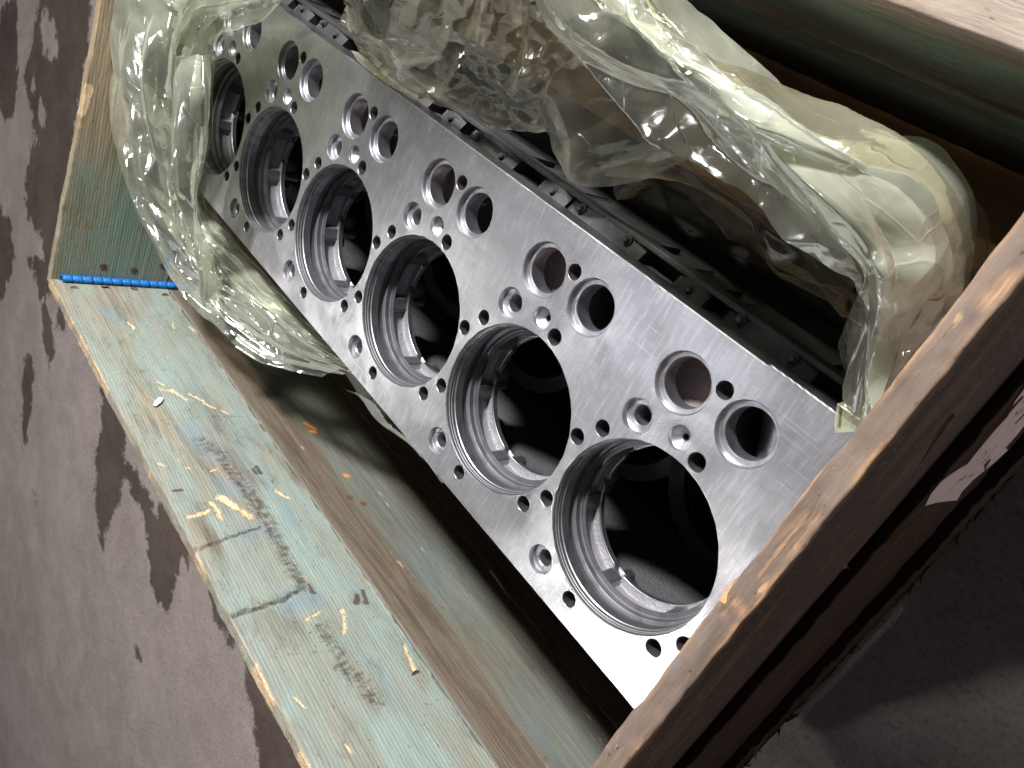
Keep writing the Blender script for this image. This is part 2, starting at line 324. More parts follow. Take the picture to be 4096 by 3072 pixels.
WET = [[[-22.9, -3.25], [-19.22, -2.12], [-18.77, -3.46], [-18.86, -4.86], [-18.53, -6.4], [-18.69, -7.65], [-18.49, -9.17], [-19.09, -9.45], [-19.86, -8.68], [-21.01, -8.87], [-21.92, -8.32], [-21.89, -7.32], [-21.38, -6.69], [-23.22, -5.86], [-23.02, -4.25]], [[-25.78, -4.25], [-24.97, -4.0], [-24.21, -5.17], [-23.77, -6.9], [-24.53, -7.5], [-25.87, -7.18], [-26.78, -5.52]], [[-24.27, -10.1], [-22.5, -9.65], [-21.7, -10.59], [-22.01, -12.06], [-22.9, -12.61]], [[-20.51, -9.91], [-18.74, -8.9], [-18.01, -9.03], [-18.25, -9.74], [-19.1, -10.26]], [[-19.11, -12.2], [-18.59, -12.24], [-18.33, -12.86], [-18.02, -14.12], [-17.93, -14.82], [-18.45, -14.46], [-19.14, -13.62], [-19.45, -12.68]], [[-14.39, -9.26], [-13.55, -8.98], [-12.81, -9.28], [-12.21, -9.86], [-11.71, -11.08], [-12.0, -12.07], [-11.87, -12.85], [-12.32, -12.69], [-12.96, -12.22], [-13.54, -10.96], [-13.72, -9.98]], [[-11.58, -9.87], [-10.51, -9.73], [-9.23, -9.45], [-8.31, -9.18], [-8.19, -9.56], [-8.68, -9.93], [-8.78, -10.56], [-8.65, -11.39], [-9.03, -11.66], [-9.65, -11.34], [-10.41, -10.57], [-11.36, -10.48], [-12.52, -10.94], [-12.68, -10.67]], [[-7.88, -9.5], [-6.8, -9.46], [-6.12, -9.56], [-6.4, -9.76], [-6.96, -9.89]], [[-6.12, -9.56], [-5.33, -9.59], [-4.49, -9.49], [-3.54, -9.65], [-4.42, -10.97], [-5.12, -10.34], [-5.64, -9.85]], [[-9.59, -13.35], [-9.21, -13.22], [-8.88, -13.28], [-9.11, -13.48]], [[-18.65, -9.98], [-17.88, -10.37], [-17.26, -10.84], [-17.39, -11.38], [-18.12, -11.13], [-18.68, -10.74]], [[-16.81, -15.36], [-16.31, -15.35], [-16.01, -15.7], [-16.5, -15.71]], [[-17.62, -9.48], [-17.07, -9.56], [-16.89, -10.01], [-17.38, -10.04]]]
DRY = [[[-22.45, -3.64], [-21.47, -3.61], [-20.99, -4.15], [-21.38, -4.51], [-22.07, -4.54], [-22.51, -4.08]], [[-22.61, -5.37], [-21.97, -5.5], [-22.06, -5.67], [-22.51, -5.72]], [[-23.94, -4.06], [-23.21, -4.32], [-23.24, -4.96], [-23.83, -4.78]], [[-21.71, -5.72], [-21.08, -5.78], [-20.98, -6.19], [-21.47, -6.21]], [[-11.73, -9.15], [-10.84, -9.11], [-10.13, -9.38], [-10.16, -9.93], [-10.84, -10.02], [-11.47, -9.77]]]

# ------------------------------------------------------------------ material instances
M_deck = metal_deck(); M_turn = metal_turned(); M_bored = metal_bored()
M_cast = cast_iron('cast_iron_side', (0.030, 0.029, 0.032), (0.016, 0.0155, 0.017), 0.66, 0.5, 0.0)
M_pocket = cast_iron('cast_pocket', (0.33, 0.325, 0.35), (0.22, 0.215, 0.235), 0.55, 0.6, 0.5)
M_dark = cast_iron('dark_casting', (0.035, 0.034, 0.037), (0.02, 0.02, 0.022), 0.6, 0.4, 0.2)  # darker casting tone for the lower seats
M_inner = cast_iron('rough_casting', (0.10, 0.098, 0.105), (0.06, 0.058, 0.062), 0.55, 0.9, 0.4)
M_rust = cast_iron('brown_casting', (0.34, 0.27, 0.26), (0.22, 0.17, 0.165), 0.55, 1.0, 0.2)
M_hole = cast_iron('drilled_hole', (0.30, 0.29, 0.30), (0.20, 0.19, 0.20), 0.38, 0.25, 0.9)
TEAL = (0.255, 0.325, 0.30); TEAL2 = (0.235, 0.27, 0.235)
M_teal = wood('teal_stained_wood', (0.30, 0.25, 0.18), (0.085, 0.060, 0.042), TEAL, TEAL2, 0.95, seed=2.0)
M_tealfar = wood('teal_stained_wood_far', (0.33, 0.26, 0.165), (0.11, 0.075, 0.045), (0.17, 0.28, 0.24), (0.20, 0.25, 0.19), 0.85, seed=11.0)
M_brownteal = wood('brown_wood_with_teal', (0.140, 0.108, 0.078), (0.080, 0.059, 0.042), (0.155, 0.195, 0.175), (0.115, 0.165, 0.165), 0.9, seed=21.0)
M_green = wood('dark_green_wood', (0.16, 0.12, 0.075), (0.05, 0.034, 0.02), (0.09, 0.155, 0.12), (0.12, 0.15, 0.11), 0.8, seed=31.0)
M_brown = wood('weathered_brown_wood', (0.20, 0.15, 0.12), (0.075, 0.053, 0.043), (0.18, 0.145, 0.12), (0.12, 0.095, 0.08), 0.5, edge=(0.42, 0.25, 0.14), seed=41.0, rough=0.8, spec=0.10)
M_rim = wood('bare_end_grain', (0.28, 0.215, 0.165), (0.12, 0.085, 0.06), (0.24, 0.20, 0.17), (0.17, 0.13, 0.10), 0.5, seed=47.0)
M_floorw = wood('crate_floor_wood', (0.48, 0.27, 0.12), (0.26, 0.14, 0.06), (0.2, 0.12, 0.06), (0.15, 0.09, 0.05), 0.2, seed=51.0)
M_film = film('milky_film', (0.74, 0.765, 0.63), (0.94, 0.95, 0.885), 0.46, 0.10, 0.0)
M_film2 = film('thin_film', (0.60, 0.58, 0.44), (0.86, 0.84, 0.72), 0.24, 0.12, 5.0)
M_film3 = film('clear_film', (0.40, 0.34, 0.24), (0.94, 0.92, 0.86), 0.06, 0.08, 9.0)
M_blue = plain('blue_painted_steel', (0.015, 0.20, 0.62), 0.45, 0.0, 0.55, 26, 0.4)
M_nail = plain('rusty_nail', (0.13, 0.065, 0.045), 0.85, 0.0, 0.5, 30, 0.6)
M_paper = plain('torn_paper', (0.62, 0.55, 0.55), 0.8, 0.0, 0.15, 6)
M_ink = plain('black_ink', (0.02, 0.02, 0.02), 0.6)
M_outer = wood('shade_black_wood', (0.060, 0.042, 0.032), (0.022, 0.015, 0.012), (0.03, 0.026, 0.026), (0.018, 0.022, 0.026), 0.6, edge=(0.22, 0.11, 0.05), seed=61.0, rough=0.9, spec=0.05)  # near-black puts the shade on the near end's outside into the wood colour
M_white = plain('white_scrap', (0.88, 0.88, 0.86), 0.6, 0, .05)
M_fresh = plain('fresh_splinter', (0.58, 0.32, 0.14), 0.7, 0, .4, 30, 0.6)

# ------------------------------------------------------------------ floor
def make_floor():
    xs = np.r_[-70, -50, -40, -32, np.arange(-27, -3.4, 0.14), np.arange(-3, 8, 0.5), 12, 20, 40]
    ys = np.r_[-70, -50, -36, np.arange(-20, -1.4, 0.14), np.arange(-1, 6, 0.5), 12, 20, 40]
    X, Y = np.meshgrid(xs, ys, indexing='ij'); P = np.c_[X.ravel(), Y.ravel()]
    v = np.c_[P, np.full(len(P), -3.4)]
    me = mesh('floor', v, grid_faces(len(xs), len(ys)))
    d = np.full(len(P), 9.0)
    for w in WET: d = np.minimum(d, poly_sdf(P, w))
    for w in DRY: d = np.maximum(d, -poly_sdf(P, w))
    d = np.minimum(d, np.linalg.norm((P - [1.64, -0.85]) / [1, 1.1], axis=1) - 0.07)
    a = np.clip(0.5 - d * 0.55, 0, 1)
    set_attr(me, 'wet', a[:, None])
    o = link('floor', me, concrete()); o['kind'] = 'structure'
make_floor()

# ------------------------------------------------------------------ wooden crate
crate = thing('wooden_crate', 'open wooden crate of teal stained planks with the engine block inside', 'crate')
CL = Vector((-2.8, 0.0, -3.0)); crate.location = CL
def put(o, parent, ploc, loc=(0, 0, 0), rz=0):
    o.parent = parent; o.location = Vector(loc) - Vector(ploc); o.rotation_euler = (0, 0, rz)
    return o
def marks_left(W):
    P = W[:, [0, 2]]; z0 = 0 * P[:, :1]
    P = P + np.c_[fnoise(np.c_[P * 7, z0], 4) - .47, fnoise(np.c_[P * 7, z0 + 9], 4) - .47] * 0.09
    m = np.zeros((len(P), 3)); t = np.zeros((len(P), 3)); dep = np.zeros(len(P))
    for c in MARKS['chips']:
        w = 0.009 + 0.005 * (len(c) - 2) + (0.010 if len(c) == 4 else 0)
        v = np.clip(1 - 0.5 * seg_dist(P, c) / w, 0, 1); m[:, 0] = np.maximum(m[:, 0], v)
    for c in MARKS['streak']: m[:, 1] = np.maximum(m[:, 1], 0.70 * np.clip(1.25 - 0.5 * seg_dist(P, c) / 0.055, 0, 1))
    for c in MARKS['black']: m[:, 1] = np.maximum(m[:, 1], 1.6 * np.clip(1 - 0.5 * seg_dist(P, c) / 0.018, 0, 1))
    for c in MARKS['band']: m[:, 1] = np.maximum(m[:, 1], 0.50 * np.clip(1.2 - 0.5 * seg_dist(P, c) / 0.016, 0, 1))
    for c in MARKS['blue']: m[:, 2] = np.maximum(m[:, 2], 0.8 * np.clip(1 - seg_dist(P, c) / 0.16, 0, 1))
    for c in MARKS['split']:
        d = seg_dist(P, c); t[:, 1] = np.maximum(t[:, 1], 0.8 * np.clip(1.4 - d / 0.009, 0, 1)); dep = np.minimum(dep, -0.03 * np.clip(1.3 - d / 0.013, 0, 1))
        d2 = seg_dist(P, [(x - 0.05, z) for x, z in c]); dep = dep + 0.018 * np.clip(1 - d2 / 0.07, 0, 1)
    for c in MARKS['orange']: t[:, 2] = np.maximum(t[:, 2], np.clip(2.2 - seg_dist(P, c) / 0.012, 0, 1))
    P = W[:, [0, 2]]; n = fnoise(np.c_[P * [1.2, 4], 0 * P[:, 0]], 4)
    # grime patches where the colour has gone, and long blue-grey band on the second plank
    t[:, 0] = np.clip((n - 0.52) * 4, 0, 0.8)
    up = np.clip((-0.555 - P[:, 1]) * 40, 0, 1)
    s2 = np.clip((P[:, 1] + 1.05 + 0.18 * (fnoise(np.c_[P * [0.6, 2], 1 + 0 * P[:, 0]], 3) - .5)) * 7, 0, 1) * up
    t[:, 0] = np.maximum(t[:, 0], s2 * 0.95); t[:, 0] = np.maximum(t[:, 0], up * np.clip(0.45 + 1.2 * (n - .5), 0.1, 0.9))
    t[:, 0] = np.maximum(t[:, 0], 0.9 * np.clip((-1.45 - P[:, 1]) * 6, 0, 1))
    t[:, 1] = np.maximum(t[:, 1], 0.75 * np.clip(1.1 - np.abs(P[:, 1] - 0.6) / 0.03, 0, 1))
    t[:, 1] = np.maximum(t[:, 1], 0.55 * np.clip(1 - np.abs(P[:, 1] + 0.55) / 0.03, 0, 1))
    m[:, 0] = np.maximum(m[:, 0], np.clip(1.15 - np.abs(P[:, 1] - 0.6) / 0.018, 0, 1) * np.clip((vnoise(np.c_[P[:, :1] * 6, 0 * P]) - 0.5) * 4, 0, 0.8))
    dep = dep - 0.006 * (m[:, 0] > 0.5)
    return m, t, dep
def marks_plain(W, edge_axis=None):
    n = fnoise(W * [1, 1, 3] * 1.1 + 5, 4)
    m = np.zeros((len(W), 3)); t = np.zeros((len(W), 3)); t[:, 0] = np.clip((n - 0.50) * 3, 0, 0.9)
    return m, t, np.zeros(len(W))
def plank(L, T, H, loc, rz, mat, nx=60, nz=12, fn=marks_plain, chew=0.012, chew_low=None, label=None, front=+1, bow=0.0):
    """a board of length L (grain, local X), thickness T (local Y), width H (local Z); the front face gets the fine grid"""
    r = 0.012; hy = T / 2; hz = H / 2
    zs = np.linspace(-hz + r, hz - r, nz)
    sec = [(hy * front, z) for z in zs]
    for a in (20, 45, 70): sec.append((front * (hy - r + r * math.cos(math.radians(a))), hz - r + r * math.sin(math.radians(a))))
    sec += [(front * y, hz) for y in np.linspace(hy - r, -hy + r, 7)]
    for a in (110, 135, 160): sec.append((front * (-hy + r + r * math.cos(math.radians(a))), hz - r + r * math.sin(math.radians(a))))
    sec += [(-hy * front, z) for z in np.linspace(hz - r, -hz + r, 4)]
    sec += [(front * y, -hz) for y in np.linspace(-hy + r, hy - r, 5)]
    sec = np.array(sec); m_ = len(sec); xs = np.linspace(-L / 2, L / 2, nx)
    V = np.zeros((nx, m_, 3)); V[:, :, 0] = xs[:, None]; V[:, :, 1] = sec[None, :, 0]; V[:, :, 2] = sec[None, :, 1]
    V = V.reshape(-1, 3)
    c, s = math.cos(rz), math.sin(rz)
    W = np.c_[V[:, 0] * c - V[:, 1] * s + loc[0], V[:, 0] * s + V[:, 1] * c + loc[1], V[:, 2] + loc[2]]
    m, t, dep = fn(W)
    isf = (np.abs(V[:, 1] - hy * front) < r * 1.2)
    V[:, 1] += np.where(isf, dep * front, 0)
    # worn arrises
    nn = fnoise(W * 3.2 + 3, 4) - 0.47; nf = fnoise(W * 11 + 9, 3) - 0.44
    ez = np.clip(np.abs(V[:, 2]) / hz - (1 - 0.08 / H * 1.2), 0, 1) * 0 + (np.abs(V[:, 2]) > hz - r * 1.5)
    V[:, 2] += np.sign(V[:, 2]) * ez * (nn * chew * 3 + nf * chew * 1.5)
    V[:, 1] += (np.abs(V[:, 1]) > hy - r * 1.5) * np.sign(V[:, 1]) * ez * nf * chew * 2
    if bow: V[:, 1] += bow * np.sin((V[:, 0] / L + 0.5) * math.pi)
    if chew_low:
        lowm = V[:, 2] < -hz + r * 2
        V[:, 2] += lowm * chew_low * np.clip(fnoise(np.c_[W[:, :2] * 3.5, 0 * W[:, 2]], 5) * 2.4 - 0.6, 0, 2)
    F = grid_faces(nx, m_, wrap=True)
    F = [tuple(q[::-1]) for q in F] if front > 0 else F
    F.append(tuple(range(m_)) if front > 0 else tuple(range(m_ - 1, -1, -1))); b0 = (nx - 1) * m_
    F.append(tuple(range(b0 + m_ - 1, b0 - 1, -1)) if front > 0 else tuple(range(b0, b0 + m_)))
    me = mesh('plank', V, F, True, 35); set_attr(me, 'marks', m); set_attr(me, 'tone', t)
    o = link('plank', me, mat); put(o, crate, CL, loc, rz)
    if label: o['label'] = label
    return o
H = 1.150
zc = [0.025, -1.132, -2.289]
# long wall on the left of the picture; inner face y = -2.36
pl1 = plank(7.0, 0.10, H, (-2.76, -2.41, zc[0]), 0, M_teal, 560, 96, marks_left, 0.010, label='wide pale teal top plank, scuffed to bare wood, at the left')
pl2 = plank(7.0, 0.10, H, (-2.76, -2.414, zc[1]), 0, M_brownteal, 420, 60, marks_left, 0.006, label='brown second plank with a faded blue band')
pl3 = plank(7.0, 0.10, H, (-2.76, -2.41, zc[2]), 0, M_brown, 200, 16, marks_left, 0.006)
# far end wall; inner face x = -6.25
def marks_far(W):
    m, t, d = marks_plain(W)
    y = W[:, 1]; z = W[:, 2]
    t[:, 0] = np.maximum(t[:, 0], np.clip((y + 1.35 + 0.5 * (fnoise(W * 2.0, 3) - .5)) * 1.6, 0, 0.95))
    P = W[:, [1, 2]]
    m[:, 2] = np.clip(1 - seg_dist(P + 0.12 * (fnoise(W * 5, 4)[:, None] - .47), [(-1.62, 0.0), (-1.60, -0.45)]) / 0.12, 0, 1) * 0.9
    for c in ([(-1.72, 0.5), (-1.74, 0.30)], [(-1.70, -0.12), (-1.76, -0.30)]):
        t[:, 1] = np.maximum(t[:, 1], 0.9 * np.clip(1.2 - seg_dist(P, c) / (0.035 + 0.03 * fnoise(W * 9, 3)), 0, 1))
    t[:, 1] = np.maximum(t[:, 1], 0.7 * np.clip(1.1 - np.abs(z - 0.6) / 0.035, 0, 1))
    m[:, 0] = np.maximum(m[:, 0], np.clip(1.2 - seg_dist(P, [(-0.62, 0.6), (-0.40, 0.57)]) / 0.06, 0, 1))
    return m, t, d
for k, z in enumerate(zc):
    plank(4.76, 0.10, H, (-6.302, -0.03, z), math.pi / 2, M_tealfar if k == 0 else M_brown, 260 if k == 0 else 60, 60 if k == 0 else 10,
          marks_far if k == 0 else marks_plain, 0.010, front=-1, label='teal plank fading to ochre at the far end' if k == 0 else None)
# right wall; inner face y = 2.3
def marks_right(W):
    m, t, d = marks_plain(W); z = W[:, 2]
    t[:, 0] = np.clip((0.30 - np.abs(z - 0.10)) * -3 + 0.35 + (fnoise(W * 1.5, 3) - .5), 0, 0.95)
    t[:, 1] = np.maximum(t[:, 1], 0.9 * (z > 0.57))
    return m, t, d
for k, z in enumerate(zc):
    plank(6.9, 0.115, H, (-2.80, 2.358, z), 0, M_green if k < 2 else M_brown, 160, 30, marks_right if k == 0 else marks_plain, 0.012, front=-1,
          label='dark green plank of the long wall at the right' if k == 0 else None)
o = plank(6.92, 0.15, 0.05, (-2.80, 2.375, 0.632), 0, M_rim, 200, 5, marks_plain, 0.006, front=-1, label='bare pale wood capping the right wall'); o.name = 'rim_board'
# near end wall; x 0.64 .. 0.745
def src(u, v, z): return at(u / 1.8517, v / 1.8517, z)[:2]
CH = [[src(3250, 2065, .6), src(3160, 2160, .6), src(3110, 2225, .6), src(3060, 2300, .6)], [src(3180, 2180, .6), src(3140, 2240, .6)],
      [src(2905, 2380, .6), src(2960, 2440, .6)], [src(3960, 1200, .6), src(4040, 1130, .6)], [src(2900, 2400, .6), src(2890, 2450, .6)]]
def marks_near(W):
    m, t, d = marks_plain(W); top = W[:, 2] > 0.55; P = W[:, :2]
    bk = fnoise(W * [16, 4, 4], 4)
    for i, c in enumerate(CH):
        t[:, 1] = np.maximum(t[:, 1], top * np.clip((bk - 0.30) * 9, 0, 1) * np.clip(1.1 - 0.5 * seg_dist(P, [tuple(q) for q in c]) / (0.020, 0.02, 0.018, 0.022, 0.012)[i], 0, 1))
    n = vnoise(np.c_[W[:, 1] * 5, 0 * W[:, 0], 0 * W[:, 0]])
    t[:, 1] = np.maximum(t[:, 1], top * np.clip(1.2 - np.abs(W[:, 0] - 0.742) / 0.022, 0, 1) * np.clip(n * 1.6 - .1, 0, 1))
    t[:, 1] = np.maximum(t[:, 1], top * np.clip(1.2 - np.abs(W[:, 0] - 0.643) / 0.010, 0, 1) * np.clip(1.5 - n * 2, 0, 1))
    m[:, 2] = np.maximum(m[:, 2], top * np.clip(1 - np.linalg.norm(P - src(2700, 2640, .6), axis=1) / 0.035, 0, 1))
    low = ~top; m[:, 1] = np.where((W[:, 0] > 0.73) & low, 0.9, m[:, 1])  # shade of the outer face painted in through the dark channel
    st = fnoise(W * [1, 1.6, 7] + 2, 4)
    t[:, 1] = np.maximum(t[:, 1], low * np.clip((st - 0.55) * 9, 0, 0.35))
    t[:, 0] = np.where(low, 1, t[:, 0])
    return m, t, d
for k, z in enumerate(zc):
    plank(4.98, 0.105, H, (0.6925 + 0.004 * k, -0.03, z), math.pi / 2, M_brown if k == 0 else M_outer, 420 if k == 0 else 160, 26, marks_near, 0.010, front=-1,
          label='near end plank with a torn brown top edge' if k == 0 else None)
b = plank(4.98, 0.05, 1.62, (0.7735, -0.03, -1.31), math.pi / 2, M_outer, 300, 20, marks_near, 0.012, front=-1, label='cladding board on the outside of the near end, its shade painted in near-black'); b.name = 'cladding_board'
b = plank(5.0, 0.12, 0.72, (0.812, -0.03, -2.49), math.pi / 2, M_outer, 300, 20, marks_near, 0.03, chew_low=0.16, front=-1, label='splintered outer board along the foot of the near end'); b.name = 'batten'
# crate floor
for k in range(5):
    o = plank(6.86, 0.92, 0.09, (-2.8, -1.86 + 0.93 * k, -2.93), 0, M_floorw, 60, 4, chew=0.004); o.name = 'floor_board'
o = plank(6.8, 0.42, 0.08, (-2.82, 1.66, -1.10), 0, M_floorw, 120, 6, chew=0.01, label='brown blocking board inside the right wall'); o.name = 'blocking_board'

# hinge strip in the far left corner
hinge = link('hinge', mesh('hinge', *box(-6.248, -6.238, -2.356, -2.300, -0.60, 0.52)), M_blue); put(hinge, crate, CL); hinge['label'] = 'bright blue knuckled hinge strip in the far left corner'
prof = [(0.027, 0.0), (0.031, 0.004), (0.033, 0.02), (0.032, 0.05), (0.033, 0.075), (0.030, 0.088), (0.027, 0.0915)]
kv, kf = lathe(prof, 20); kme = mesh('knuckle', kv, kf, True, 50)
zz = 0.50; first = None
for g in range(12):
    k = link('knuckle', kme, M_blue if g == 0 else None); k.parent = hinge
    k.location = Vector((-6.215, -2.325, zz - 0.09)) ; zz -= 0.092 + (0.006 if g % 3 == 2 else 0)
    if g >= 11: pass
for g in range(5):
    k = link('knuckle', kme); k.parent = hinge; k.location = Vector((-6.225, -2.335, -0.70 - 0.094 * g))
# nails
nv, nf = lathe([(0.034, 0.0), (0.033, 0.003), (0.026, 0.004), (0.001, 0.002)], 12)
nme = mesh('nail', nv, nf, True, 40); nme.materials.append(M_nail)
for (x, z) in MARKS['nails'] + [(-0.9, -0.42), (0.1, 0.2)]:
    o = bpy.data.objects.new('nail', nme); col.objects.link(o); o.parent = pl1
    o.location = Vector((x, -2.361, z)) - Vector((-2.76, -2.41, zc[0])); o.rotation_euler = (-math.pi / 2, 0, random.Random(x).uniform(0, 3)); o.scale = (1, 1.2, 1)
for (x, z) in [(-2.70, -0.90), (-2.60, -0.99)]:
    o = bpy.data.objects.new('nail', nme); col.objects.link(o); o.parent = pl2
    o.location = Vector((x, -2.365, z)) - Vector((-2.76, -2.414, zc[1])); o.rotation_euler = (-math.pi / 2, 0, 0)
far = [o for o in bpy.data.objects if o.get('label') == 'teal plank fading to ochre at the far end'][0]
for (y, z) in MARKS['farnails']:
    o = bpy.data.objects.new('nail', nme); col.objects.link(o); o.parent = far
    w = Vector((-6.249, y, z)) - Vector((-6.302, -0.03, zc[0]))
    o.location = Vector((w.y, -w.x, w.z)); o.rotation_euler = (math.pi / 2, 0, 0)
# splinters standing off the torn edges of the near wall
def shard(a, b, w, name='splinter', mat=None):
    a = Vector(a); b = Vector(b); d = (b - a).normalized(); s = d.cross(Vector((0.3, 0.2, 1))).normalized() * w; u = d.cross(s).normalized() * w * 0.5
    mid = a.lerp(b, 0.55) + u * 1.5
    v = [a + s, a - s, a + u, mid + s * .7, mid - s * .5, mid + u * 1.4, b]
    f = [(0, 2, 1), (0, 1, 4, 3), (1, 2, 5, 4), (2, 0, 3, 5), (3, 4, 6), (4, 5, 6), (5, 3, 6)]
    o = link(name, mesh(name, v, f), mat or M_fresh); put(o, crate, CL); return o
rs = random.Random(4)
for (u, v) in [(2905, 2330)]:
    x, y = src(u, v, 0.60)
    for k in range(2 if u > 3900 else 1):
        shard((x, y, 0.60), (x + rs.uniform(0.0, 0.05), y + rs.uniform(-.05, .03), 0.60 + rs.uniform(0.0, 0.03)), 0.0022)
shard((0.650, src(2912, 2400, .6)[1] - .02, 0.605), (0.638, src(2905, 2290, .6)[1] + 0.03, 0.600), 0.012)
shard((-1.55, -2.352, -1.72), (-1.2, -2.335, -1.66), 0.012)
for k in range(46):
    y = rs.uniform(-2.5, 1.9); z = rs.uniform(-2.72, -2.5); s = rs.uniform(0.03, 0.11)
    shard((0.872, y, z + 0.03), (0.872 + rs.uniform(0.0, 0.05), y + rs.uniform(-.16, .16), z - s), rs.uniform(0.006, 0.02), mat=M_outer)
for k in range(16):
    y = rs.uniform(-2.2, 1.6); z = rs.uniform(-2.3, 0.3); xx = 0.874 if z < -2.14 else (0.7995 if z < -0.5 else 0.7475)
    shard((xx, y, z), (xx + rs.uniform(0.01, 0.03), y + rs.uniform(-.35, .35), z + rs.uniform(-.02, .02)), rs.uniform(0.006, 0.014), mat=M_fresh)
# torn paper on the outside of the near end
pp = [(1.60, -0.50), (1.45, -0.58), (1.39, -0.62), (1.30, -0.80), (1.2, -0.78), (1.09, -0.82), (1.02, -0.86), (0.99, -0.62), (0.96, -0.53), (0.9, -0.54), (0.80, -0.68), (0.76, -0.99), (0.63, -1.73), (0.72, -1.60), (0.80, -1.63), (0.88, -1.90), (0.96, -2.02), (1.00, -1.80), (1.10, -1.78), (1.30, -1.60), (1.65, -1.50)]
def sheet(poly, x, name, mat, parent, ploc, curl=0.01):
    v = [(x, y, z) for y, z in poly]; v2 = [(x + 0.003, y, z) for y, z in poly]; n = len(poly)
    f = [tuple(range(n)), tuple(range(2 * n - 1, n - 1, -1))] + [(i, i + n, (i + 1) % n + n, (i + 1) % n) for i in range(n)]
    o = link(name, mesh(name, v + v2, f), mat); put(o, parent, ploc); return o
paper = sheet(pp, 0.8015, 'paper_label', M_paper, crate, CL); paper['label'] = 'torn grey paper label with faded black handwriting'
V = []; F = []
for k in range(34):
    y = rs.uniform(0.86, 1.5); z = -1.15 + (y - 1.2) * 0.3 + rs.uniform(-.25, .2); a = rs.uniform(0, 3); l = rs.uniform(.01, .035)
    for j in range(2):
        b = a + j * rs.uniform(.8, 1.8); p0 = (y, z); p1 = (y + l * math.cos(b), z + l * math.sin(b)); nx_, ny_ = -math.sin(b) * .004, math.cos(b) * .004
        o0 = len(V); V += [(0.8060, p0[0] + nx_, p0[1] + ny_), (0.8060, p0[0] - nx_, p0[1] - ny_), (0.8060, p1[0] - nx_, p1[1] - ny_), (0.8060, p1[0] + nx_, p1[1] + ny_)]; F.append((o0, o0 + 1, o0 + 2, o0 + 3))
ink = link('handwriting', mesh('handwriting', V, F), M_ink); ink.parent = paper
# white scrap
sc = MARKS['scrap']; n = len(sc); v = [(x, -2.345, z) for i, (x, z) in enumerate(sc)]; v2 = [(x, y + 0.008, z) for x, y, z in v]
cx_ = sum(x for x, z in sc) / n; cz_ = sum(z for x, z in sc) / n
v = [(x - cx_, y + 2.345, z - cz_) for x, y, z in v + v2]
o = link('paint_flake', mesh('paint_flake', v, [tuple(range(n)), tuple(range(2 * n - 1, n - 1, -1))] + [(i, i + n, (i + 1) % n + n, (i + 1) % n) for i in range(n)]), M_white)
o.location = (cx_, -2.345, cz_); o['label'] = 'small bright white flake stuck on the wide teal plank'; o['category'] = 'flake'

# ------------------------------------------------------------------ engine block
eng = thing('engine_block', 'bare six-cylinder engine block with freshly machined silver deck lying in the crate', 'engine block')
EL = Vector((-2.5, 0.0, -2.88)); eng.location = EL
def epart(name, me, mat, loc=(0, 0, 0), parent=None):
    o = bpy.data.objects.new(name, me); col.objects.link(o)
    if mat and not me.materials: me.materials.append(mat)
    o.parent = eng; o.location = Vector(loc) - EL; return o
FEAT = {'A': (-0.332, -0.492), 'B': (-0.0752, -0.5246), 'Ca': (0.4079, -0.3322), 'Cb': (0.5116, -0.1955), 'D': (-0.2924, 0.5075), 'E': (-0.0551, 0.5644),
        'F': (-0.1866, 0.7762), 'G': (0.1823, 0.7773), 'H': (-0.0044, 0.8708), 'I': (0.0734, 0.5284), 'Ja': (-0.4167, 0.3322), 'Jb': (-0.5157, 0.1999)}
RB = 0.4744
KIND = {'A': 'small_spot', 'D': 'big_spot', 'E': 'cone', 'F': 'port', 'G': 'port_open', 'H': 'drill', 'I': 'drill_big', 'B': 'drill', 'Ca': 'drill', 'Cb': 'drill', 'Ja': 'drill', 'Jb': 'drill'}
PROF = {
 'drill': [(0.0445, 0), (0.0420, -0.0025), (0.0415, -0.008), (0.0415, -0.55)],
 'drill_big': [(0.0470, 0), (0.0445, -0.0025), (0.0440, -0.008), (0.0440, -0.55)],
 'small_spot': [(0.081, 0), (0.0785, -0.004), (0.0765, -0.028), (0.072, -0.031), (0.050, -0.036), (0.0445, -0.043), (0.0415, -0.07), (0.0415, -0.5)],
 'big_spot': [(0.088, 0), (0.0855, -0.004), (0.083, -0.030), (0.078, -0.034), (0.055, -0.040), (0.049, -0.048), (0.046, -0.08), (0.046, -0.5)],
 'cone': [(0.061, 0), (0.0585, -0.004), (0.056, -0.016), (0.020, -0.050), (0.017, -0.055), (0.017, -0.4)],
 'port': [(0.149, 0), (0.1465, -0.004), (0.1440, -0.008), (0.1435, -0.032), (0.1400, -0.036), (0.1220, -0.038), (0.1190, -0.042), (0.1185, -0.14)],
 'port_open': [(0.149, 0), (0.1465, -0.004), (0.1440, -0.008), (0.1435, -0.032), (0.1400, -0.036), (0.1190, -0.038), (0.1160, -0.042), (0.1155, -0.14)],
}
NSEG = {'drill': 24, 'drill_big': 24, 'small_spot': 36, 'big_spot': 36, 'cone': 28, 'port': 56, 'port_open': 56}
HM = {}
for k, p in PROF.items():
    v, f = lathe(p, NSEG[k]); 
    if k not in ('port', 'port_open'): v, f = cap(v, f, NSEG[k])
    me = mesh('hole_' + k, v, f, True, 30); me.materials.append(M_hole if 'drill' in k else M_turn); HM[k] = me
holes = []                                          # (x, y, r, nseg)
for i in range(6):
    for n_, (x, y) in FEAT.items():
        k = KIND[n_]; X = x - i
        holes.append((X, y, PROF[k][0][0], NSEG[k]))
        nm = {'drill': 'bolt_hole', 'drill_big': 'bolt_hole', 'small_spot': 'counterbored_hole', 'big_spot': 'counterbored_hole', 'cone': 'countersunk_hole', 'port': 'coolant_port', 'port_open': 'coolant_port'}[k]
        epart(nm, HM[k], None, (X, y, 0))
    holes.append((-i, 0.0, RB, 120))
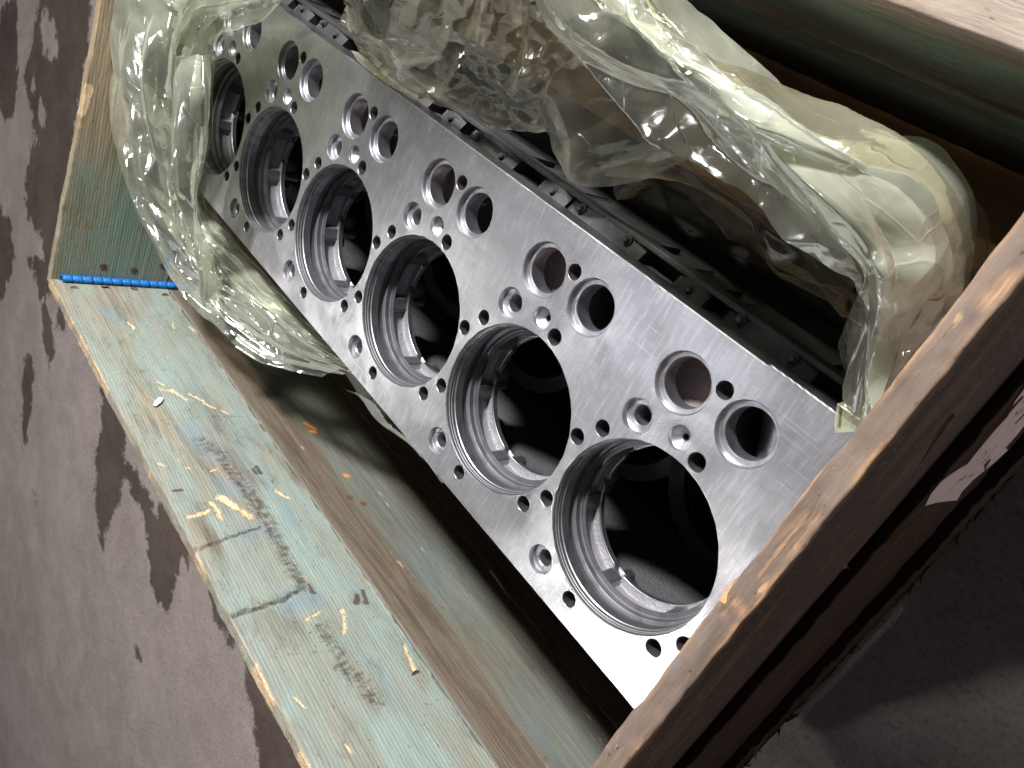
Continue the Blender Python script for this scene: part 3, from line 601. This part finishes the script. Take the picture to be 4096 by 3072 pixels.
# deck plate, one sheet with every hole cut through, and its edges
out = [(0.615, -0.660), (0.615, 1.075)] + [(0.10, 1.075), (0.085, 1.064)] + [(-5.66, 1.064), (-5.66, -0.660)]
NS_ = 40
pts = []; loops = []
def addloop(ps):
    a = len(pts); pts.extend(ps); loops.append(list(range(a, len(pts))))
dense = []
for (x0, y0), (x1, y1) in zip(out, out[1:] + out[:1]):
    n = max(1, int(math.hypot(x1 - x0, y1 - y0) / 0.1)); dense += [(x0 + (x1 - x0) * k / n, y0 + (y1 - y0) * k / n) for k in range(n)]
addloop([Vector(p) for p in dense])
for (x, y, r, n) in holes: addloop([Vector((x + r * math.cos(t), y + r * math.sin(t))) for t in np.linspace(0, 2 * np.pi, n, endpoint=False)])
edges = [(l[i], l[(i + 1) % len(l)]) for l in loops for i in range(len(l))]
r = geometry.delaunay_2d_cdt(pts, edges, [], 1, 1e-7)
vv, ff = r[0], r[2]
def inhole(c):
    return any((c[0] - x) ** 2 + (c[1] - y) ** 2 < (q * 0.995) ** 2 for x, y, q, _ in holes)
V = [(p[0], p[1], 0.0) for p in vv]; F = []
for f in ff:
    c = (sum(vv[i][0] for i in f) / len(f), sum(vv[i][1] for i in f) / len(f))
    if inhole(c): continue
    a = sum(vv[f[i]][0] * vv[f[(i + 1) % len(f)]][1] - vv[f[(i + 1) % len(f)]][0] * vv[f[i]][1] for i in range(len(f)))
    F.append(tuple(f) if a > 0 else tuple(f[::-1]))
print('deck tris', len(F), 'orig', len(vv) - len(pts))
# chamfered rim of the plate
n0 = len(V); nd = len(dense)
def ring_off(o, z):
    R = []
    for i, (x, y) in enumerate(dense):
        x0, y0 = dense[i - 1]; x1, y1 = dense[(i + 1) % nd]; d = Vector((x1 - x0, y1 - y0)).normalized()
        R.append((x + d.y * o, y - d.x * o, z))
    return R
area = sum(dense[i][0] * dense[(i + 1) % nd][1] - dense[(i + 1) % nd][0] * dense[i][1] for i in range(nd)); sg = 1 if area > 0 else -1
V += ring_off(0, 0) + ring_off(0.006 * sg, -0.006) + ring_off(0.006 * sg, -0.14)
for k in range(2):
    for i in range(nd):
        a = n0 + k * nd + i; b = n0 + k * nd + (i + 1) % nd
        F.append((a, a + nd, b + nd, b) if sg > 0 else (a, b, b + nd, a + nd))
deck = epart('deck_plate', mesh('deck_plate', V, F), M_deck)
# bores
def bore_mesh():
    n = 240; th = np.linspace(-math.pi, math.pi, n, endpoint=False)
    pr = [(RB, 0), (0.4720, -0.004), (0.4700, -0.008), (0.4700, -0.022), (0.4660, -0.024), (0.4655, -0.030), (0.4700, -0.033), (0.4700, -0.040), (0.4640, -0.043), (0.4630, -0.060),
          (0.4580, -0.064), (0.4570, -0.118), (0.4600, -0.121), (0.4720, -0.124), (0.4720, -0.165), (0.4560, -0.170), (0.4500, -0.174), (0.4490, -0.205), (0.4390, -0.209), (0.4380, -0.2145), (0.4180, -0.216), (0.4180, -0.221), (0.4180, -0.224), (0.4180, -0.240), (0.4180, -0.262), (0.4180, -0.285), (0.4180, -0.305), (0.4180, -0.320), (0.4180, -0.326), (0.4170, -0.329), (0.4130, -0.3305), (0.4085, -0.332), (0.4060, -0.335), (0.4075, -0.372), (0.4200, -0.380), (0.50, -0.382)]
    V = []
    deg = np.degrees(th)
    def win(d):
        w = np.zeros(n)
        for a, b in ((-151, -103), (-94, -46), (-37, 11), (20, 68), (77, 125), (134, 152), (162, 199), (-199, -161)):
            s = np.clip(np.minimum(d - a, b - d) / 2.6, 0, 1); w = np.maximum(w, s * s * (3 - 2 * s))
        return w
    W = win(deg)
    gap = np.clip(1.4 - np.abs(deg + 98.5) / 4.0, 0, 1) + np.clip(1.4 - np.abs(deg - 156) / 4.0, 0, 1) + np.clip(1.4 - np.abs(deg + 173) / 3.0, 0, 1)
    for r_, z in pr:
        rr = np.full(n, r_)
        if -0.3295 < z < -0.2155:
            amt = {-0.216: 0.0, -0.221: 0.0, -0.224: 0.9, -0.326: 0.93, -0.329: 0.80}.get(z, 1.0)
            rr = rr + W * amt * (0.036 + 0.006 * fnoise(np.c_[th * 9, 0 * th + z * 60, 0 * th], 3))
        if z < -0.3298 and z > -0.375: rr = rr + np.clip(gap, 0, 1) * (0.440 - r_) * 0.95
        V += [(rr[j] * math.cos(th[j]), rr[j] * math.sin(th[j]), z) for j in range(n)]
    F = []; mi = []
    for i in range(len(pr) - 1):
        zi = (pr[i][1] + pr[i + 1][1]) / 2
        for j in range(n):
            a = i * n + j; b = i * n + (j + 1) % n; F.append((a, a + n, b + n, b)[::-1])
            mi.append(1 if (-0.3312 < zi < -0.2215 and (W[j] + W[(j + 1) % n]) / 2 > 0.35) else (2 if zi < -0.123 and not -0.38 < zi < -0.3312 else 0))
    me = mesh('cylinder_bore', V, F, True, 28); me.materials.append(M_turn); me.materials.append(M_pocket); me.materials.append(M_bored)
    me.polygons.foreach_set('material_index', mi); return me
BM = bore_mesh()
# collar below each bore: rough casting and the lower liner seat
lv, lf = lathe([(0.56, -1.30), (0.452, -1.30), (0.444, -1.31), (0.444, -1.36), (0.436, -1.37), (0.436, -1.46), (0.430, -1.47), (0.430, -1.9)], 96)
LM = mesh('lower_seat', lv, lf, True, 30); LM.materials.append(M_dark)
def lug_mesh(lugs):
    V = []; F = []
    for c, s in lugs:
        bm = bmesh.new(); bmesh.ops.create_icosphere(bm, subdivisions=3, radius=1)
        v = np.array([q.co[:] for q in bm.verts]); v = v * (0.9 + 0.25 * fnoise(v * 1.5 + 4, 2)[:, None])
        f = [tuple(x.index for x in q.verts) for q in bm.faces]; bm.free()
        o = len(V); V += list(v * s + c); F += [tuple(i + o for i in q) for q in f]
    me = mesh('casting_lug', V, F, True); me.materials.append(M_cast); return me
GM = [lug_mesh([l]) for l in (((-0.455, -0.085, -0.44), (0.045, 0.07, 0.07)),)]
for i in range(6):
    epart('cylinder_bore', BM, None, (-i, 0, 0)); epart('lower_seat', LM, None, (-i, 0, 0)); [epart('casting_lug', g, None, (-i, 0, 0)) for g in GM]
# port interiors
fv, ff_ = lathe([(0.130, -0.14), (0.20, -0.145), (0.20, -0.24), (0.12, -0.26), (0.001, -0.27)], 40)
FM = mesh('port_floor', fv, ff_, True, 50); FM.materials.append(M_rust)
gv, gf = lathe([(0.120, -0.14), (0.17, -0.16), (0.17, -0.50), (0.10, -0.52), (0.095, -0.9)], 40)
GMM = mesh('port_wall', gv, gf, True, 50); GMM.materials.append(M_inner)
def saddle():                                        # polished shaft seen through the open port
    n = 24; V = []; F = []
    for i, y in enumerate(np.linspace(-0.16, 0.16, 7)):
        rr = 0.115 if i in (0, 1, 5, 6) else 0.105
        V += [(0.02 + rr * math.sin(t), y, -0.36 + rr * math.cos(t)) for t in np.linspace(-1.7, 1.7, n)]
    me = mesh('shaft_journal', V, grid_faces(7, n), True, 40); me.materials.append(M_turn); return me
SM = saddle()
for i in range(6):
    x, y = FEAT['F']; epart('port_floor', FM, None, (x - i, y, 0))
    x, y = FEAT['G']; epart('port_wall', GMM, None, (x - i, y, 0)); 
    o = epart('shaft_journal', SM, None, (x - i, y, 0)); o.rotation_euler = (0, 0, 0.5)
# casting: side walls, ends, floor
body = join([box(-5.655, 0.612, -0.652, -0.575, -2.6, -0.141), box(-5.655, 0.612, 0.500, 0.54, -2.0, -0.141), box(-5.655, -5.58, -0.575, 0.50, -2.6, -0.141), box(0.53, 0.612, -0.575, 0.50, -2.6, -0.141),
             box(-5.58, 0.53, -0.575, 0.50, -1.99, -1.93), box(-5.655, 0.612, 0.95, 1.045, -1.2, -0.141)])
epart('block_casting', bevel(mesh('block_casting', *body), 0.012), M_inner)
# left-hand outer ledge and crankcase skirts
skl = join([box(-5.66, 0.615, -0.80, -0.653, -2.86, -1.5), box(-5.66, 0.615, -0.72, -0.6525, -0.62, -0.50)])
epart('crankcase_skirt', bevel(mesh('crankcase_skirt', *skl), 0.03, 3), M_cast)
skr = join([box(-5.64, 0.60, 1.046, 1.29, -2.86, -0.95), box(-5.64, 0.60, 1.20, 1.36, -1.02, -0.86)])
epart('crankcase_skirt', bevel(mesh('crankcase_skirt', *skr), 0.04, 3), M_cast)
# side rail with pockets, webs and bolts
rail = bevel(mesh('side_rail', *box(-5.64, 0.60, 1.128, 1.160, -0.30, -0.205)), 0.008)
epart('side_rail', rail, M_cast)
epart('pocket_wall', bevel(mesh('pocket_wall', *box(-5.63, 0.59, 1.046, 1.127, -0.80, -0.36)), 0.02), M_cast)
def web(x0, x1, sl):
    n = 10; V = []; 
    for i in range(n + 1):
        t = i / n; x = x0 + (x1 - x0) * t; s = 4 * t * (1 - t); 
        V += [(x, 1.047, -0.17 - 0.02 * (1 - s)), (x, 1.150, -0.215 - 0.04 * (1 - s)), (x, 1.150, -0.5), (x, 1.047, -0.5)]
    F = []
    for i in range(n):
        for j in range(4):
            a = i * 4 + j; b = i * 4 + (j + 1) % 4; F.append((a, b, b + 4, a + 4)[::-1])
    F += [(0, 1, 2, 3)[::-1], tuple(n * 4 + k for k in (0, 1, 2, 3))]
    return V, F
bv, bf = lathe([(0.001, 0.028), (0.012, 0.026), (0.018, 0.018), (0.019, 0.0), (0.026, -0.002), (0.026, -0.02)], 14)
bolt = mesh('bolt', bv, [f[::-1] for f in bf], True, 40); bolt.materials.append(M_cast)
rb = random.Random(5)
for i in range(6):
    for (a, b) in ((-0.30 + rb.uniform(-.08, .08), 0.16 + rb.uniform(-.06, .1)), (0.36 + rb.uniform(-.05, .05), 0.60)):
        x0, x1 = a - i, min(b - i, 0.6)
        epart('rib', bevel(mesh('rib', *web(x0, x1, 0)), 0.010), M_cast)
        for bx in ((x0 + 0.08, x1 - 0.12) if b < 0.3 else ((x0 + x1) / 2,)):
            epart('bolt', bolt, None, (bx, rb.uniform(1.085, 1.115), -0.19))

# ------------------------------------------------------------------ plastic film bag
bag = thing('plastic_bag', 'crumpled milky plastic film bag pulled open around the engine block', 'plastic bag')
BL = Vector((-2.5, 0.0, -2.86)); bag.location = BL
def catmull(P, n):
    P = np.asarray(P, float); m = len(P); Q = np.concatenate([[2 * P[0] - P[1]], P, [2 * P[-1] - P[-2]]])
    t = np.linspace(0, m - 1 - 1e-9, n); i = t.astype(int); f = (t - i)
    sh = (len(t),) + (1,) * (P.ndim - 1); f = f.reshape(sh)
    a, b, c, d = Q[i], Q[i + 1], Q[i + 2], Q[i + 3]
    return 0.5 * ((2 * b) + (-a + c) * f + (2 * a - 5 * b + 4 * c - d) * f ** 2 + (-a + 3 * b - 3 * c + d) * f ** 3)
def linear(P, n):
    t = np.linspace(0, len(P) - 1 - 1e-9, n); i = t.astype(int); f = (t - i).reshape((n,) + (1,) * (P.ndim - 1))
    return P[i] * (1 - f) + P[i + 1] * f
def facet(x, y, seed):                                  # heights on a triangular lattice, linearly joined: flat facets and sharp creases
    sk = (x + y) * 0.366; i = np.floor(x + sk).astype(np.int64); j = np.floor(y + sk).astype(np.int64)
    fx = x + sk - i; fy = y + sk - j; k = np.full_like(i, int(seed * 131) + 7)
    a = _h(i, j, k); d = _h(i + 1, j + 1, k); up = fx > fy
    b = np.where(up, _h(i + 1, j, k), _h(i, j + 1, k)); hi = np.maximum(fx, fy); lo = np.minimum(fx, fy)
    return a * (1 - hi) + b * (hi - lo) + d * lo
def film_part(rows, nu, nv, mat, amp=0.04, seed=1.0, label=None, lu=1.0, lv=1.0, name='film_fold', clip=True, dz=0.0, squeeze=1.0, taper=1.0):
    """rows: cross sections from one end of the fold to the other, each a list of (u, v, height)"""
    G = np.array([[at(*p) for p in r_] for r_ in rows])                # rows x k x 3
    if squeeze != 1.0: c_ = G.mean(1, keepdims=True); G = c_ + (G - c_) * squeeze
    G[:, :, 2] += dz
    G = catmull(G, nu); G = 0.25 * catmull(np.swapaxes(G, 0, 1), nv) + 0.75 * linear(np.swapaxes(G, 0, 1), nv); G = np.swapaxes(G, 0, 1)   # nu x nv x 3
    du = np.gradient(G, axis=0); dv = np.gradient(G, axis=1); nrm = np.cross(du, dv); nrm /= np.linalg.norm(nrm, axis=2, keepdims=True) + 1e-9
    su = np.cumsum(np.linalg.norm(du, axis=2).mean(1)); sv = np.cumsum(np.linalg.norm(dv, axis=2).mean(0))
    U, Vv = np.meshgrid(su, sv, indexing='ij'); U = U.ravel(); Vv = Vv.ravel()
    z0 = 0 * U; wp = fnoise(np.c_[U * 1.6, Vv * 1.6, z0 + seed], 3) - 0.47; wq = fnoise(np.c_[U * 1.6, Vv * 1.6, z0 + seed + 40], 3) - 0.47
    A = U + 0.5 * wp; B = Vv + 0.35 * wq
    h = 1.0 * facet(A * 0.7 * lu, B * 2.8 * lv, seed) + 0.42 * facet(A * 2.0 * lu + B * .5, B * 5.5 * lv - A * .3, seed + 3)
    loc_ = 0.25 + np.clip((fnoise(np.c_[U * 1.3, Vv * 1.3, z0 + seed + 80], 2) - 0.42) * 6, 0, 1)
    h = h + loc_ * (0.20 * facet(A * 4 + B, B * 8 - A, seed + 6) + 0.08 * facet(A * 11 - B, B * 14, seed + 9))
    tap = np.ones(nu); tap[int(nu * taper):] = np.linspace(1, 0.35, nu - int(nu * taper)) if taper < 1 else 1
    h = (h - h.mean()) * amp * 2 * np.repeat(tap, nv)
    G = G + nrm * h.reshape(nu, nv, 1)
    V = G.reshape(-1, 3)
    if clip:                                             # the film lies on the deck and inside the walls
        V[:, 0] = np.clip(V[:, 0], -6.20 + 0.0, 0.63)
        on = (V[:, 1] > -0.70) & (V[:, 1] < 1.12) & (V[:, 0] > -5.7) & (V[:, 2] > -0.12)
        V[:, 2] = np.where(on, np.maximum(V[:, 2], 0.012), V[:, 2])
        V[:, 1] = np.clip(V[:, 1], -2.33, 2.27)
    me = mesh(name, V, grid_faces(nu, nv), True)
    o = link(name, me, mat); put(o, bag, BL)
    if label: o['label'] = label
    return o
L_ROWS = [
 [(212,-80,.5),(300,-90,.75),(400,-90,.8),(480,-80,.6),(640,-70,.3)],
 [(226,0,.45),(300,0,.7),(390,0,.75),(470,10,.5),(545,5,.22)],
 [(232,90,.4),(300,100,.65),(370,90,.7),(420,80,.4),(466,62,.08)],
 [(245,180,.35),(310,180,.6),(370,185,.5),(420,170,.25),(460,150,.05)],
 [(262,290,.25),(320,290,.45),(380,290,.35),(420,280,.15),(447,290,.03)],
 [(282,380,.15),(330,390,.3),(380,390,.25),(410,380,.08),(436,385,.0)],
 [(320,480,.0),(360,480,.2),(400,480,.1),(430,470,-.05),(455,470,-.2)],
 [(375,600,-.1),(420,580,.05),(460,570,-.02),(510,560,-.15),(550,570,-.3)],
 [(455,690,-.2),(510,670,-.05),(560,650,-.1),(610,650,-.25),(650,680,-.4)],
 [(560,775,-.3),(620,750,-.2),(670,740,-.25),(720,750,-.35),(750,780,-.5)],
 [(700,810,-.4),(740,800,-.35),(770,800,-.4),(800,815,-.45),(820,840,-.55)],
]
film_part(L_ROWS, 420, 150, M_film, 0.09, 1.0, 'thick milky fold of film draped between the far wall and the block', taper=0.55)
film_part([
 [(380,150,.62),(430,120,.6),(462,110,.3)],
 [(372,230,.60),(425,210,.62),(459,190,.3)],
 [(378,330,.50),(420,320,.5),(452,310,.2)],
 [(385,410,.40),(415,410,.42),(440,400,.12)],
 [(395,480,.30),(425,480,.32),(455,480,.06)],
 [(425,580,.16),(450,575,.2),(490,570,.0)],
 [(448,660,.05),(458,665,.08),(472,665,.0)],
], 260, 80, M_film, 0.09, 4.0, 'bright crinkled roll of film beside the far cylinders')
film_part([
 [(395,430,-.15),(425,440,-.25),(445,440,-.35)],
 [(470,560,-.35),(520,560,-.4),(545,565,-.5)],
 [(580,660,-.5),(630,670,-.5),(680,730,-.6)],
 [(680,750,-.6),(740,780,-.6),(780,850,-.7)],
 [(740,800,-.6),(800,840,-.6),(835,900,-.7)],
], 120, 30, M_film2, 0.07, 7.0, 'thin olive film tucked against the block side')
film_part([
 [(740,838,-.6),(760,845,-.58),(790,840,-.6)],
 [(775,858,-.55),(795,862,-.5),(815,860,-.55)],
 [(800,888,-.55),(818,885,-.5),(836,884,-.55)],
 [(825,912,-.55),(838,912,-.52),(846,910,-.55)],
 [(890,955,-.6),(895,957,-.58),(900,958,-.6)],
 [(960,1040,-.6),(963,1041,-.58),(966,1041,-.6)],
], 90, 20, M_film2, 0.05, 8.0, 'crinkled tail of film ending under the block edge')
film_part([
 [(700,-60,.55),(712,10,.3),(722,60,.08)],
 [(800,-60,.6),(800,50,.3),(800,138,-.1)],
 [(900,-60,.6),(900,80,.3),(900,203,-.1)],
 [(1000,-60,.6),(1000,100,.3),(1010,243,-.1)],
 [(1100,-60,.6),(1110,120,.3),(1110,270,-.1)],
 [(1190,-60,.6),(1190,120,.3),(1200,262,-.1)],
 [(1260,-20,.7),(1240,150,.3),(1235,330,-.1)],
 [(1330,20,.6),(1320,200,.3),(1285,382,-.1)],
 [(1450,100,.5),(1430,230,.3),(1400,362,-.1)],
 [(1560,200,.4),(1530,280,.3),(1490,330,0)],
], 420, 180, M_film2, 0.11, 11.0, 'thin greyish film hanging behind the block near the right wall', lu=1.6, lv=.5)
R_ROWS = [
 [(1150,-60,.5),(1250,-90,.85),(1340,-100,.8),(1440,-70,.5)],
 [(1190,20,.5),(1280,10,.85),(1380,-20,.85),(1500,0,.5)],
 [(1240,70,.45),(1340,70,.85),(1450,50,.85),(1570,80,.45)],
 [(1340,155,.4),(1440,150,.8),(1540,130,.8),(1640,170,.4)],
 [(1450,225,.35),(1540,220,.75),(1640,220,.75),(1730,245,.35)],
 [(1560,320,.3),(1650,310,.7),(1760,310,.7),(1880,290,.3)],
 [(1650,410,.25),(1750,390,.65),(1870,370,.6),(2010,310,.2)],
 [(1740,500,.2),(1830,460,.6),(1950,440,.5),(2090,380,.1)],
 [(1810,570,.15),(1890,530,.5),(1990,520,.4),(2118,470,0)],
 [(1845,612,.1),(1910,600,.45),(1990,600,.35),(2105,600,0)],
 [(1838,700,-.05),(1890,700,.25),(1960,710,.2),(2050,690,0)],
 [(1828,800,-.1),(1870,800,.15),(1930,800,.15),(1970,790,0)],
 [(1828,930,-.1),(1850,930,.1),(1880,920,.1),(1900,900,0)],
]
film_part(R_ROWS, 520, 190, M_film, 0.12, 15.0, 'broad shiny rolled rim of film curving down to the near end plank')
film_part([
 [(1290,380,-.1),(1330,420,-.6),(1350,450,-1.0)],
 [(1450,330,.0),(1480,420,-.5),(1490,520,-.9)],
 [(1600,400,.1),(1620,480,-.4),(1600,590,-.9)],
 [(1720,500,.1),(1730,570,-.4),(1730,670,-.9)],
 [(1850,610,.0),(1845,660,-.4),(1830,730,-.9)],
], 160, 60, M_film3, 0.13, 21.0, 'almost clear film with sharp glints hanging over brown wood', lu=1.5)
film_part(L_ROWS, 320, 110, M_film, 0.10, 33.0, 'second layer of film lying under the fold at the far wall', dz=-0.10, squeeze=0.93, lu=1.3, taper=0.5)
film_part(R_ROWS, 380, 130, M_film2, 0.12, 37.0, 'second layer of film under the shiny rolled rim', dz=-0.13, squeeze=0.94, lu=1.4)

for o in ():
    pass

# ------------------------------------------------------------------ to metres
done = set()
for o in list(bpy.data.objects):
    if o.type == 'MESH' and o.data.name not in done:
        done.add(o.data.name); o.data.transform(Matrix.Scale(S, 4))
    if o.type in ('MESH', 'EMPTY'): o.location = o.location * S
